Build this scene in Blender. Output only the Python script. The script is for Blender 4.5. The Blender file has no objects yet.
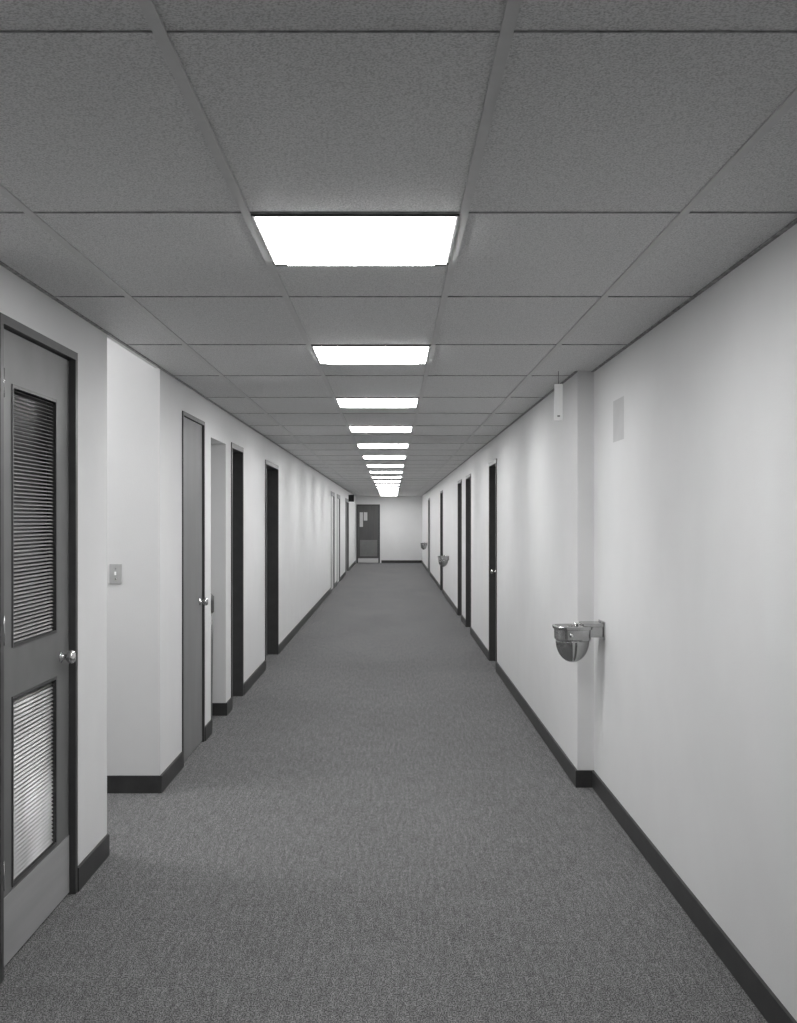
import bpy, bmesh, math
from mathutils import Vector, Matrix

scene = bpy.context.scene
try:
    scene.view_settings.view_transform = 'Standard'
    scene.view_settings.look = 'None'
except Exception as e:
    print(e)

# ------------------------------------------------------------------ materials
def mat(name, a, b=None, scale=40.0, rough=0.6, metal=0.0, bump=0.0, bscale=None, stretch=(1,1,1),
        detail=4.0, spec=0.3, lo=0.35, hi=0.65, emit=0.0):
    m = bpy.data.materials.new(name); m.use_nodes = True
    nt = m.node_tree; N = nt.nodes; L = nt.links
    p = N['Principled BSDF']
    if b is None: b = a
    tc = N.new('ShaderNodeTexCoord'); mp = N.new('ShaderNodeMapping')
    mp.inputs['Scale'].default_value = stretch
    L.new(tc.outputs['Object'], mp.inputs['Vector'])
    n = N.new('ShaderNodeTexNoise'); n.inputs['Scale'].default_value = scale; n.inputs['Detail'].default_value = detail
    L.new(mp.outputs[0], n.inputs['Vector'])
    r = N.new('ShaderNodeValToRGB')
    r.color_ramp.elements[0].position = lo; r.color_ramp.elements[1].position = hi
    r.color_ramp.elements[0].color = (a,a,a,1); r.color_ramp.elements[1].color = (b,b,b,1)
    L.new(n.outputs['Fac'], r.inputs['Fac']); L.new(r.outputs['Color'], p.inputs['Base Color'])
    p.inputs['Roughness'].default_value = rough; p.inputs['Metallic'].default_value = metal
    p.inputs['Specular IOR Level'].default_value = spec
    if emit:
        p.inputs['Emission Color'].default_value = (1,1,1,1); p.inputs['Emission Strength'].default_value = emit
    if bump:
        n2 = N.new('ShaderNodeTexNoise'); n2.inputs['Scale'].default_value = bscale or scale; n2.inputs['Detail'].default_value = 5
        L.new(mp.outputs[0], n2.inputs['Vector'])
        bp = N.new('ShaderNodeBump'); bp.inputs['Strength'].default_value = bump; bp.inputs['Distance'].default_value = 0.01
        L.new(n2.outputs['Fac'], bp.inputs['Height']); L.new(bp.outputs[0], p.inputs['Normal'])
    return m

def carpet_mat():
    """tight tweed carpet: fine fleck, woven rows, heathered yarn and faint large-scale wear"""
    m = bpy.data.materials.new('carpet'); m.use_nodes=True
    nt=m.node_tree; N=nt.nodes; L=nt.links; p=N['Principled BSDF']
    p.inputs['Roughness'].default_value=0.95; p.inputs['Specular IOR Level'].default_value=0.05
    tc=N.new('ShaderNodeTexCoord')
    def noise(sc,det,st,lo,hi,a,b):
        mp=N.new('ShaderNodeMapping'); mp.inputs['Scale'].default_value=st
        L.new(tc.outputs['Object'],mp.inputs['Vector'])
        n=N.new('ShaderNodeTexNoise'); n.inputs['Scale'].default_value=sc; n.inputs['Detail'].default_value=det
        L.new(mp.outputs[0],n.inputs['Vector'])
        r=N.new('ShaderNodeMapRange'); r.inputs['From Min'].default_value=lo; r.inputs['From Max'].default_value=hi
        r.inputs['To Min'].default_value=a; r.inputs['To Max'].default_value=b
        L.new(n.outputs['Fac'],r.inputs['Value']); return r.outputs['Result']
    fleck=noise(195,2,(1.25,0.55,1),0.37,0.63,0.055,0.245)
    rows=noise(60,3,(1.3,0.40,1),0.32,0.68,0.80,1.20)
    heather=noise(34,3,(1.6,0.16,1),0.3,0.7,0.85,1.15)
    wear=noise(1.2,3,(1,0.4,1),0.3,0.7,0.94,1.06)
    def mul(a,b):
        x=N.new('ShaderNodeMath'); x.operation='MULTIPLY'; L.new(a,x.inputs[0]); L.new(b,x.inputs[1]); return x.outputs[0]
    v=mul(mul(mul(fleck,rows),heather),wear)
    c=N.new('ShaderNodeCombineColor')
    for i in range(3): L.new(v,c.inputs[i])
    L.new(c.outputs[0],p.inputs['Base Color'])
    bp=N.new('ShaderNodeBump'); bp.inputs['Strength'].default_value=0.2; bp.inputs['Distance'].default_value=0.005
    L.new(fleck,bp.inputs['Height']); L.new(bp.outputs[0],p.inputs['Normal'])
    return m

M_wall   = mat('wall_vinyl', 0.70, 0.72, scale=3, rough=0.6, bump=0.08, bscale=160, spec=0.25)
M_ceil   = mat('ceiling_tile', 0.44, 0.70, scale=215, rough=0.5, bump=0.4, bscale=170, spec=0.4, lo=0.36, hi=0.56, detail=4)
M_tbar   = mat('ceiling_runner', 0.55, 0.58, scale=20, rough=0.5)
M_cross  = mat('ceiling_cross_runner', 0.20, 0.38, scale=25, rough=0.6)
M_floor  = carpet_mat()
M_base   = mat('rubber_baseboard', 0.035, 0.045, scale=10, rough=0.45)
M_frame  = mat('dark_door_frame', 0.055, 0.065, scale=12, rough=0.4)
M_leaf1  = mat('grey_door_paint', 0.14, 0.16, scale=6, rough=0.45)
M_leaf2  = mat('grey_flush_door', 0.19, 0.22, scale=5, rough=0.5, stretch=(1,1,0.2))
M_dark   = mat('dark_wood_door', 0.08, 0.10, scale=14, rough=0.45, stretch=(1,1,0.1))
M_enddr  = mat('brown_end_door', 0.085, 0.10, scale=14, rough=0.45, stretch=(1,1,0.1))
M_pale   = mat('pale_door_paint', 0.58, 0.62, scale=6, rough=0.5)
M_palefr = mat('grey_door_frame', 0.2, 0.22, scale=6, rough=0.5)
M_kick   = mat('pale_kick_plate', 0.32, 0.37, scale=12, rough=0.45, stretch=(1,0.1,1))
M_slatd  = mat('blind_slat_dark', 0.34, 0.37, scale=10, rough=0.4)
M_slatl  = mat('blind_slat_pale_gleam', 0.35, 0.85, scale=2.0, rough=0.3, lo=0.42, hi=0.6, detail=1)  # bright blotches in the colour imitate reflections on the pale slats
M_void   = mat('dark_glass_backing', 0.02, 0.02, rough=0.3)
M_chrome = mat('chrome', 0.65, 0.7, scale=8, rough=0.2, metal=1.0)
M_steel  = mat('stainless_steel', 0.40, 0.50, scale=12, rough=0.24, metal=1.0)
M_plast  = mat('ivory_switch_plastic', 0.44, 0.46, rough=0.4)
M_white  = mat('white_card', 0.93, 0.95, rough=0.5)
M_mark   = mat('card_print', 0.2, 0.2, rough=0.6)
M_card_shadow  = mat('card_shadow_grey', 0.53, 0.57, scale=4, rough=0.7)  # grey tone for the hanging card's shadow painted on the wall
M_black  = mat('black_rubber', 0.012, 0.015, rough=0.7)
M_lens   = mat('lit_acrylic_lens', 0.8, 0.85, rough=0.4, emit=26.0)
M_lens2  = mat('lit_side_hall_lens', 0.8, 0.85, rough=0.4, emit=29.0)
M_troff  = mat('troffer_frame_enamel', 0.12, 0.14, rough=0.5)
M_bin    = mat('grey_enamel', 0.08, 0.1, rough=0.4)
M_glass  = mat('pale_vision_glass', 0.55, 0.6, rough=0.2)  # even pale grey without emission, for the end door's panel and kick plate

# ------------------------------------------------------------------ mesh helpers
def link(o): scene.collection.objects.link(o); return o

def boxes_obj(name, boxes, material, bevel=0.0, loc=(0,0,0)):
    bm = bmesh.new()
    for (x0,x1,y0,y1,z0,z1) in boxes:
        ret = bmesh.ops.create_cube(bm, size=1.0)
        cx,cy,cz = (x0+x1)/2-loc[0],(y0+y1)/2-loc[1],(z0+z1)/2-loc[2]
        for v in ret['verts']:
            v.co = Vector((v.co.x*abs(x1-x0)+cx, v.co.y*abs(y1-y0)+cy, v.co.z*abs(z1-z0)+cz))
    me = bpy.data.meshes.new(name); bm.to_mesh(me); bm.free()
    me.materials.append(material)
    o = bpy.data.objects.new(name, me); o.location = loc; link(o)
    if bevel:
        b = o.modifiers.new('bevel','BEVEL'); b.width = bevel; b.segments = 2
    return o

def lathe_mesh(name, profile, material, axis='Z', segs=32, rib=0.0, nrib=12):
    bm = bmesh.new(); rings=[]
    for (r,h) in profile:
        ring=[]
        for i in range(segs):
            a = 2*math.pi*i/segs
            rr = r*(1+rib*math.cos(nrib*a)) if r>1e-5 else 1e-5
            x,y = rr*math.cos(a), rr*math.sin(a)
            co = (x,y,h) if axis=='Z' else ((h,x,y) if axis=='X' else (x,h,y))
            ring.append(bm.verts.new(co))
        rings.append(ring)
    for a,b in zip(rings[:-1],rings[1:]):
        for i in range(segs):
            j=(i+1)%segs
            bm.faces.new((a[i],a[j],b[j],b[i]))
    bm.faces.new(rings[0]); bm.faces.new(rings[-1])
    bmesh.ops.recalc_face_normals(bm, faces=bm.faces)
    for f in bm.faces: f.smooth=True
    me = bpy.data.meshes.new(name); bm.to_mesh(me); bm.free()
    me.materials.append(material)
    return me

def child(o, parent):
    o.parent = parent
    o.location = Vector(o.location) - Vector(parent.location)
    return o

def struct(o): o['kind']='structure'; return o
def empty(name, loc):
    e = bpy.data.objects.new(name, None); e.location = loc; e.empty_display_size=0.1; return link(e)

# ------------------------------------------------------------------ dimensions
H=2.445; XL=-1.335; XR=1.186; XF=1.09; YJ=6.70; YE=41.6; YB=-4.0; T=0.16
S0,S1=5.34,6.56
A0,A1=8.40,9.16

struct(boxes_obj('floor', [(-6.2,1.6,YB-0.2,YE+0.3,-0.1,0)], M_floor))
struct(boxes_obj('ceiling', [(XL,XR+T,YB-0.2,YE+0.2,H,H+0.1)], M_ceil))

openings = [ (3.865,4.815,2.274),(S0,S1,None),(7.245,8.09,2.265),(A0,A1,2.18),(9.45,10.20,2.215),
             (11.98,13.35,2.205),(24.9,26.4,2.2),(27.6,29.2,2.2),(32.6,35.2,2.2) ]
def wall_boxes(x0,x1,ya,yb,ops):
    out=[]; y=ya
    for (a,b,t) in ops:
        out.append((x0,x1,y,a,0,H))
        if t: out.append((x0,x1,a,b,t,H))
        y=b
    out.append((x0,x1,y,yb,0,H)); return out
wl = wall_boxes(XL-T,XL,YB,YE,openings)
wl.append((XL-0.03,XL-0.001,S0,S1,H,3.0))
struct(boxes_obj('wall_left', wl, M_wall))
struct(boxes_obj('wall_side_hall', [(-6.0,XL-T,S0-0.15,S0,0,3.0),(-6.0,XL-T,S1,S1+0.15,0,3.0),
    (-6.15,-6.0,S0-0.15,S1+0.15,0,3.0),(XL-T,XL-0.03,S1,S1+0.15,H,3.0),(XL-T,XL-0.03,S0-0.15,S0,H,3.0)], M_wall))
struct(boxes_obj('ceiling_side_hall', [(-6.15,XL,S0-0.15,S1+0.15,3.0,3.1)], M_wall))
struct(boxes_obj('wall_alcove', [(-2.3,XL-T,A0-0.12,A0,0,2.3),(-2.3,XL-T,A1,A1+0.12,0,2.3),(-2.42,-2.3,A0-0.12,A1+0.12,0,2.3),(-2.3,XL-T,A0,A1,2.2,2.3)], M_wall))
r_ops = [(11.85,12.75,2.21),(15.7,16.75,2.21),(17.8,18.8,2.21),(24.4,25.6,2.21),(32.7,34.2,2.21)]
wr = wall_boxes(XF,XF+T+0.1,YJ,YE,r_ops)
wr.append((XR,XR+T,YB,YJ,0,H))
struct(boxes_obj('wall_right', wr, M_wall))
DX0,DX1,DZ = -1.30,-0.44,2.14
struct(boxes_obj('wall_end', [(XL-T,DX0,YE,YE+0.15,0,H),(DX1,XF+T,YE,YE+0.15,0,H),(DX0,DX1,YE,YE+0.15,DZ,H)], M_wall))
struct(boxes_obj('wall_back', [(XL-T,XR+T,YB-0.15,YB,0,H)], M_wall))

bh,bt=0.10,0.012
def solid_runs(ya,yb,ops):
    y=ya
    for (a,b,t) in ops:
        yield y,a; y=b
    yield y,yb
bl=[(XL,XL+bt,a,b,0,bh) for a,b in solid_runs(YB,YE,openings)]
bl += [(-5.99,XL+bt,S1-0.012,S1,0,bh),(-2.29,XL+bt,A1-0.012,A1,0,bh),(-5.99,XL,S0,S0+0.012,0,bh)]
struct(boxes_obj('baseboard_left', bl, M_base))
br=[(XF-bt,XF,a,b,0,bh) for a,b in solid_runs(YJ,YE,r_ops)]
br += [(XR-bt,XR,YB,YJ-bt,0,bh),(XF-bt,XR,YJ-bt,YJ,0,bh)]
struct(boxes_obj('baseboard_right', br, M_base))
struct(boxes_obj('baseboard_end', [(DX1+0.05,XF-bt,YE-bt,YE,0,bh)], M_base))

ROW0=3.24; STEP=1.22
bars=[-1.03,-0.415,0.205,0.83]
lon=[(x-0.012,x+0.012,YB,YE,H-0.005,H) for x in bars]
struct(boxes_obj('trim_1', lon, M_tbar))
cross=[]
k=-5
while ROW0+STEP*k < YE:
    y=ROW0+STEP*k
    if k==-1: y+=0.02
    k+=1
    xr = XR if y<YJ else XF
    edges=[XL]+bars+[xr]
    hw=0.002 if k<=0 else 0.005
    for a,b in zip(edges[:-1],edges[1:]):
        cross.append((a+0.012,b-0.012,y-hw,y+hw,H-0.003,H))
struct(boxes_obj('trim_2', cross, M_cross))
struct(boxes_obj('trim_3', [(XL,XL+0.014,YB,YE,H-0.006,H),
     (XR-0.014,XR,YB,YJ,H-0.006,H),(XF-0.014,XF,YJ,YE,H-0.006,H)], M_cross))

# ------------------------------------------------------------------ ceiling lights
fx0,fx1=-0.403,0.193
proto=None
for i in [-2]+list(range(0,16)):
    y0=ROW0+2*STEP*i+0.012
    y1=y0+0.62
    if y1>YE: break
    loc=(( fx0+fx1)/2,(y0+y1)/2,H)
    if proto is None:
        e=empty('ceiling_light',loc)
        w=0.010
        fr=child(boxes_obj('frame',[(fx0,fx0+w,y0,y1,H-0.008,H),(fx1-w,fx1,y0,y1,H-0.008,H),
             (fx0+w,fx1-w,y0,y0+0.006,H-0.010,H),(fx0+w,fx1-w,y1-0.01,y1,H-0.008,H),
             (fx0+w,fx0+w+0.04,y1-0.035,y1-0.01,H-0.0155,H),(fx1-w-0.04,fx1-w,y1-0.035,y1-0.01,H-0.0155,H)],M_troff,loc=loc),e)
        le=child(boxes_obj('lens',[(fx0+w+0.001,fx1-w-0.001,y0+0.007,y1-0.011,H-0.0130,H-0.0005)],M_lens,loc=loc),e)
        proto=(e,fr,le)
    else:
        e=proto[0].copy(); e.location=loc; link(e)
        for c in proto[1:]:
            n=c.copy(); n.parent=e; link(n)
    e['label']='glowing square recessed fluorescent light in the tile ceiling'
    e['category']='ceiling light'; e['group']='row of hallway ceiling lights'
loc=(-2.7,5.95,3.0)
e=empty('ceiling_light',loc)
cx,cy=loc[0],loc[1]
child(boxes_obj('frame',[(cx-.32,cx-.3,cy-.32,cy+.32,2.97,3.0),(cx+.3,cx+.32,cy-.32,cy+.32,2.97,3.0),(cx-.3,cx+.3,cy-.32,cy-.3,2.97,3.0),(cx-.3,cx+.3,cy+.3,cy+.32,2.97,3.0)],M_troff,loc=loc),e)
child(boxes_obj('lens',[(cx-.299,cx+.299,cy-.299,cy+.299,2.975,2.999)],M_lens2,loc=loc),e)
e['label']='lit ceiling light in the side hall'; e['category']='ceiling light'

# ------------------------------------------------------------------ doors
def knob(parent, x, y, z, s, name='knob'):
    prof=[(0.0,0.0),(0.024,0.0),(0.024,0.003),(0.012,0.008),(0.011,0.022),(0.019,0.027),(0.027,0.036),(0.028,0.046),(0.021,0.056),(0.0,0.059)]
    me=lathe_mesh(name,[(r,h*s) for r,h in prof],M_chrome,axis='X',segs=24)
    o=bpy.data.objects.new(name,me); o.location=(x,y,z); link(o)
    o['label']='chrome door knob'
    return child(o,parent)

def door(n, s, xw, y0, y1, top, rec, mf, ml, kn=None, fw=0.045):
    e=empty('door_%d'%n,(xw,(y0+y1)/2,0)); struct(e)
    def X(d0,d1):
        a,b=xw+s*d0, xw+s*d1
        return (min(a,b),max(a,b))
    fx=X(-rec-0.05,0.008)
    fr=boxes_obj('frame',[(fx[0],fx[1],y0,y0+fw,0,top),(fx[0],fx[1],y1-fw,y1,0,top),(fx[0],fx[1],y0+fw,y1-fw,top-fw,top)],mf,loc=e.location)
    child(fr,e)
    if ml is not None:
        lx=X(-rec-0.045,-rec)
        child(boxes_obj('leaf',[(lx[0],lx[1],y0+fw+0.003,y1-fw-0.003,0.008,top-fw-0.003)],ml,loc=e.location),e)
        if kn is not None:
            knob(e, xw-s*rec, kn, 1.0, s)
    return e

PB=0.262
e1=door(1,1,XL,3.865,4.815,2.274,0.02,M_frame,None,fw=0.032)
L0,L1=3.90,4.78; P0,P1=4.06,4.60; xf=XL-0.02; fx=(xf-0.045,xf)
leaf=boxes_obj('leaf',[(fx[0],fx[1],L0,P0,0.008,2.238),(fx[0],fx[1],P1,L1,0.008,2.238),
   (fx[0],fx[1],P0,P1,0.008,PB),(fx[0],fx[1],P0,P1,0.94,1.115),(fx[0],fx[1],P0,P1,2.055,2.238)],M_leaf1,loc=e1.location)
child(leaf,e1)
mold=[]
for (za,zb) in ((PB,0.94),(1.115,2.055)):
    mx=(xf-0.002,xf+0.004)
    mold += [(*mx,P0,P0+0.012,za,zb),(*mx,P1-0.012,P1,za,zb),(*mx,P0+0.012,P1-0.012,za,za+0.012),(*mx,P0+0.012,P1-0.012,zb-0.012,zb)]
child(boxes_obj('glazing_bead',mold,M_frame,loc=e1.location),e1)
child(boxes_obj('kick_plate',[(xf+0.0005,xf+0.003,L0+0.004,L1-0.004,0.012,0.250)],M_kick,loc=e1.location),e1)
def blind(name,z0,z1,m,tilt,pitch):
    bm=bmesh.new(); z=z0+0.015
    w=pitch*0.52; xc=xf-0.017
    while z<z1-0.01:
        dx=math.cos(tilt)*w; dz=math.sin(tilt)*w
        a=Vector((xc+dx, 0, z-dz)); b=Vector((xc-dx,0,z+dz)); mid=(a+b)/2+Vector((0.0015*math.sin(tilt),0,0.0015*math.cos(tilt)))
        row=[]
        for q in (a,mid,b):
            row.append((bm.verts.new((q.x,P0+0.003,q.z)),bm.verts.new((q.x,P1-0.003,q.z))))
        for r0,r1 in zip(row[:-1],row[1:]):
            bm.faces.new((r0[0],r0[1],r1[1],r1[0]))
        z+=pitch
    for v in bm.verts: v.co -= Vector(e1.location)
    me=bpy.data.meshes.new(name); bm.to_mesh(me); bm.free(); me.materials.append(m)
    o=bpy.data.objects.new(name,me); o.location=e1.location; link(o)
    sm=o.modifiers.new('thick','SOLIDIFY'); sm.thickness=0.0005
    return child(o,e1)
b1=blind('blind',1.115,2.055,M_slatd,math.radians(25),0.0142); b1['label']='half-closed dark venetian blind'
b2=blind('blind',PB,0.94,M_slatl,math.radians(34),0.0155); b2['label']='pale venetian blind'
child(boxes_obj('backing_glass',[(xf-0.043,xf-0.037,P0+0.001,P1-0.001,PB+.001,0.939),(xf-0.043,xf-0.037,P0+0.001,P1-0.001,1.116,2.054)],M_void,loc=e1.location),e1)
knob(e1,xf,4.665,1.01,1)
hm=lathe_mesh('hinge',[(0.0,-0.05),(0.005,-0.05),(0.005,0.05),(0.0,0.05)],M_steel,segs=12)
for z in (2.04,1.19,0.35):
    o=bpy.data.objects.new('hinge',hm); o.location=(XL+0.004,L0+0.002,z); link(o); child(o,e1)

door(2,1,XL,7.245,8.09,2.265,0.008,M_frame,M_leaf2,kn=7.96,fw=0.026)
door(3,1,XL,9.45,10.20,2.215,0.10,M_frame,M_dark,kn=9.57)
door(4,1,XL,11.98,13.35,2.205,0.12,M_frame,M_dark)
door(5,1,XL,24.9,26.4,2.2,0.02,M_palefr,M_pale,fw=0.09)
door(6,1,XL,27.6,29.2,2.2,0.02,M_palefr,M_pale,fw=0.09)
door(7,1,XL,32.6,35.2,2.2,0.06,M_palefr,M_leaf1,fw=0.1)
door(8,-1,XF,11.85,12.75,2.21,0.06,M_frame,M_dark,kn=12.60)
door(9,-1,XF,15.7,16.75,2.21,0.08,M_frame,M_dark)
door(10,-1,XF,17.8,18.8,2.21,0.05,M_frame,M_leaf2)
door(11,-1,XF,24.4,25.6,2.21,0.06,M_frame,M_leaf1)
door(12,-1,XF,32.7,34.2,2.21,0.06,M_palefr,M_leaf1)

e=empty('door_13',((DX0+DX1)/2,YE,0)); struct(e)
child(boxes_obj('frame',[(DX0,DX0+0.05,YE-0.01,YE+0.1,0,DZ),(DX1-0.05,DX1,YE-0.01,YE+0.1,0,DZ),(DX0+0.05,DX1-0.05,YE-0.01,YE+0.1,DZ-0.05,DZ)],M_frame,loc=e.location),e)
child(boxes_obj('leaf',[(DX0+0.052,DX1-0.052,YE+0.03,YE+0.075,0.01,DZ-0.053)],M_enddr,loc=e.location),e)
child(boxes_obj('vision_panel',[(-1.18,-1.06,YE+0.022,YE+0.03,1.32,1.85),(-1.03,-0.90,YE+0.022,YE+0.03,1.55,1.85)],M_glass,loc=e.location),e)
lv=[]
z=0.25
while z<0.82:
    lv.append((-1.17,-0.54,YE+0.015,YE+0.03,z,z+0.026)); z+=0.035
child(boxes_obj('louver',lv,M_palefr,loc=e.location),e)
child(boxes_obj('kick_plate',[(DX0+0.06,DX1-0.06,YE+0.026,YE+0.03,0.012,0.17)],M_glass,loc=e.location),e)

# ------------------------------------------------------------------ light switch
loc=(-1.59,S1,1.260)
e=empty('light_switch',loc)
child(boxes_obj('cover_plate',[(loc[0]-.035,loc[0]+.035,S1-0.006,S1,1.203,1.317)],M_plast,bevel=0.002,loc=loc),e)
child(boxes_obj('toggle',[(loc[0]-.005,loc[0]+.005,S1-0.018,S1-0.006,1.253,1.273)],M_white,bevel=0.002,loc=loc),e)
scr=lathe_mesh('screw',[(0.0,-0.0055),(0.003,-0.0055),(0.004,-0.004),(0.0,-0.004)],M_steel,axis='Y',segs=12)
for z in (0.03,-0.03):
    o=bpy.data.objects.new('screw',scr); o.location=(0,-0.0025,z); o.parent=e; link(o)
e['label']='toggle light switch with a grey cover plate on a white wall'; e['category']='light switch'

# ------------------------------------------------------------------ drinking fountains
def rounded_ring(name, cx, cy, z0, z1, half, m, loc):
    bm=bmesh.new()
    def loop(h,r,z):
        pts=[]
        for (sx,sy,a0) in ((1,1,0),(-1,1,90),(-1,-1,180),(1,-1,270)):
            for i in range(7):
                a=math.radians(a0+90*i/6)
                pts.append(bm.verts.new((cx+sx*(h-r)+r*math.cos(a)-loc[0], cy+sy*(h-r)+r*math.sin(a)-loc[1], z-loc[2])))
        return pts
    rs=[loop(half*0.92,0.055,z0),loop(half*0.97,0.055,z0+0.008),loop(half*0.99,0.055,z1-0.020),loop(half*1.06,0.058,z1-0.018),loop(half*1.08,0.058,z1-0.004),loop(half*1.06,0.058,z1),
        loop(half*0.92,0.05,z1),loop(half*0.86,0.05,z1-0.03),loop(half*0.45,0.03,z1-0.045)]
    for a,b in zip(rs[:-1],rs[1:]):
        n=len(a)
        for i in range(n):
            j=(i+1)%n; bm.faces.new((a[i],a[j],b[j],b[i]))
    bm.faces.new(rs[-1]); bm.faces.new(list(reversed(rs[0])))
    bmesh.ops.recalc_face_normals(bm,faces=bm.faces)
    me=bpy.data.meshes.new(name); bm.to_mesh(me); bm.free(); me.materials.append(m)
    o=bpy.data.objects.new(name,me); o.location=loc; link(o); return o

def fountain(xw,y,z,off,lab):
    """z: underside of rim; off: bowl centre distance from wall"""
    loc=(xw,y,z); e=empty('drinking_fountain',loc)
    cx=xw-off
    child(rounded_ring('rim',cx,y,z,z+0.082,0.099,M_steel,loc),e)
    prof=[(0.0,-0.125)]+[(0.093*math.sin(math.radians(t)), -0.125*math.cos(math.radians(t))) for t in range(8,91,6)]+[(0.093,0.005)]
    me=lathe_mesh('bowl',prof,M_steel,segs=120,rib=0.020,nrib=18)
    o=bpy.data.objects.new('bowl',me); o.location=(cx,y,z); link(o); child(o,e); o['label']='ribbed steel bowl'
    if off>0.15:
        bx=[(cx+0.05,xw-0.010,y-0.085,y+0.085,z+0.080,z+0.098),(cx+0.08,xw-0.010,y-0.07,y+0.07,z+0.020,z+0.081),(xw-0.010,xw,y-0.085,y+0.085,z+0.005,z+0.108)]
    else:
        bx=[(cx+0.08,xw,y-0.07,y+0.07,z+0.0,z+0.085)]
    child(boxes_obj('mounting_bracket',bx,M_steel,bevel=0.003,loc=loc),e)
    me=lathe_mesh('bubbler',[(0.0,0),(0.018,0),(0.018,0.02),(0.012,0.03),(0.010,0.045),(0.014,0.048),(0.014,0.056),(0.0,0.058)],M_chrome,segs=20)
    o=bpy.data.objects.new('bubbler',me); o.location=(cx+0.020,y,z+0.04); link(o); child(o,e)
    me=lathe_mesh('push_button',[(0.0,0.0),(0.012,0.0),(0.012,-0.006),(0.009,-0.009),(0.0,-0.009)],M_chrome,axis='Y',segs=20)
    o=bpy.data.objects.new('push_button',me); o.location=(cx-0.02,y-0.096,z+0.034); link(o); child(o,e)
    e['label']=lab; e['category']='drinking fountain'; e['group']='wall-mounted drinking fountains'
fountain(XR,6.42,0.895,0.170,'stainless steel wall drinking fountain beside the wall corner')
fountain(XF,21.8,0.80,0.110,'stainless steel wall drinking fountain between dark doors')
fountain(XF,35.2,0.78,0.110,'stainless steel wall drinking fountain near the hall end')

# ------------------------------------------------------------------ hanging sign cards
def sign(x,y,ztop,w,h,m,lab):
    loc=(x,y,ztop); e=empty('hanging_sign',loc)
    child(boxes_obj('card',[(x-w/2,x+w/2,y-0.001,y+0.001,ztop-h,ztop)],m,loc=loc),e)
    child(boxes_obj('hanger',[(x-0.0012,x+0.0012,y-0.0012,y+0.0012,ztop,H)],M_frame,loc=loc),e)
    if m is M_white:
        child(boxes_obj('printed_mark',[(x-w*0.12,x+w*0.18,y-0.0018,y-0.001,ztop-h*0.90,ztop-h*0.86)],M_mark,loc=loc),e)
    e['label']=lab; e['category']='sign'
sign(0.978,6.70,2.370,0.050,0.215,M_white,'narrow white card sign hanging from the ceiling')
sign(-1.18,33.0,2.30,0.16,0.20,M_black,'small dark sign hanging from the ceiling by a door')

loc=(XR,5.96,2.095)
e=empty('painted_card_shadow',loc)  # thin grey sheet standing in for the hanging card's cast shadow
child(boxes_obj('shadow_sheet',[(XR-0.0006,XR-0.0001,5.83,6.11,1.985,2.205)],M_card_shadow,loc=loc),e)
e['label']='painted shadow of the hanging card, flat grey on the white wall'; e['category']='painted shadow'

# ------------------------------------------------------------------ bin in the alcove
loc=(-1.57,8.93,0)
e=empty('waste_receptacle',loc)
me=lathe_mesh('body',[(0.0,0.0),(0.16,0.0),(0.16,0.02),(0.17,0.85),(0.0,0.85)],M_bin,segs=32)
o=bpy.data.objects.new('body',me); o.parent=e; link(o)
me=lathe_mesh('lid',[(0.0,0.85),(0.175,0.85),(0.175,0.97),(0.14,1.01),(0.06,1.03),(0.0,1.035)],M_bin,segs=32)
o=bpy.data.objects.new('lid',me); o.parent=e; link(o)
e['label']='tall grey metal waste receptacle inside the alcove'; e['category']='trash can'

# ------------------------------------------------------------------ camera
cam=bpy.data.cameras.new('camera'); co=bpy.data.objects.new('camera',cam); link(co)
co.location=(0,0,1.57); co.rotation_euler=(math.radians(90),0,0)
cam.sensor_fit='VERTICAL'; cam.sensor_height=24; cam.sensor_width=24*797/1023
cam.lens=24*1140/1023
cam.shift_x=6.5/1023; cam.shift_y=8.5/1023
cam.clip_start=0.05; cam.clip_end=200
scene.camera=co
w=bpy.data.worlds.new('world'); scene.world=w; w.use_nodes=True
w.node_tree.nodes['Background'].inputs[0].default_value=(0.5,0.5,0.5,1)
w.node_tree.nodes['Background'].inputs[1].default_value=0.05
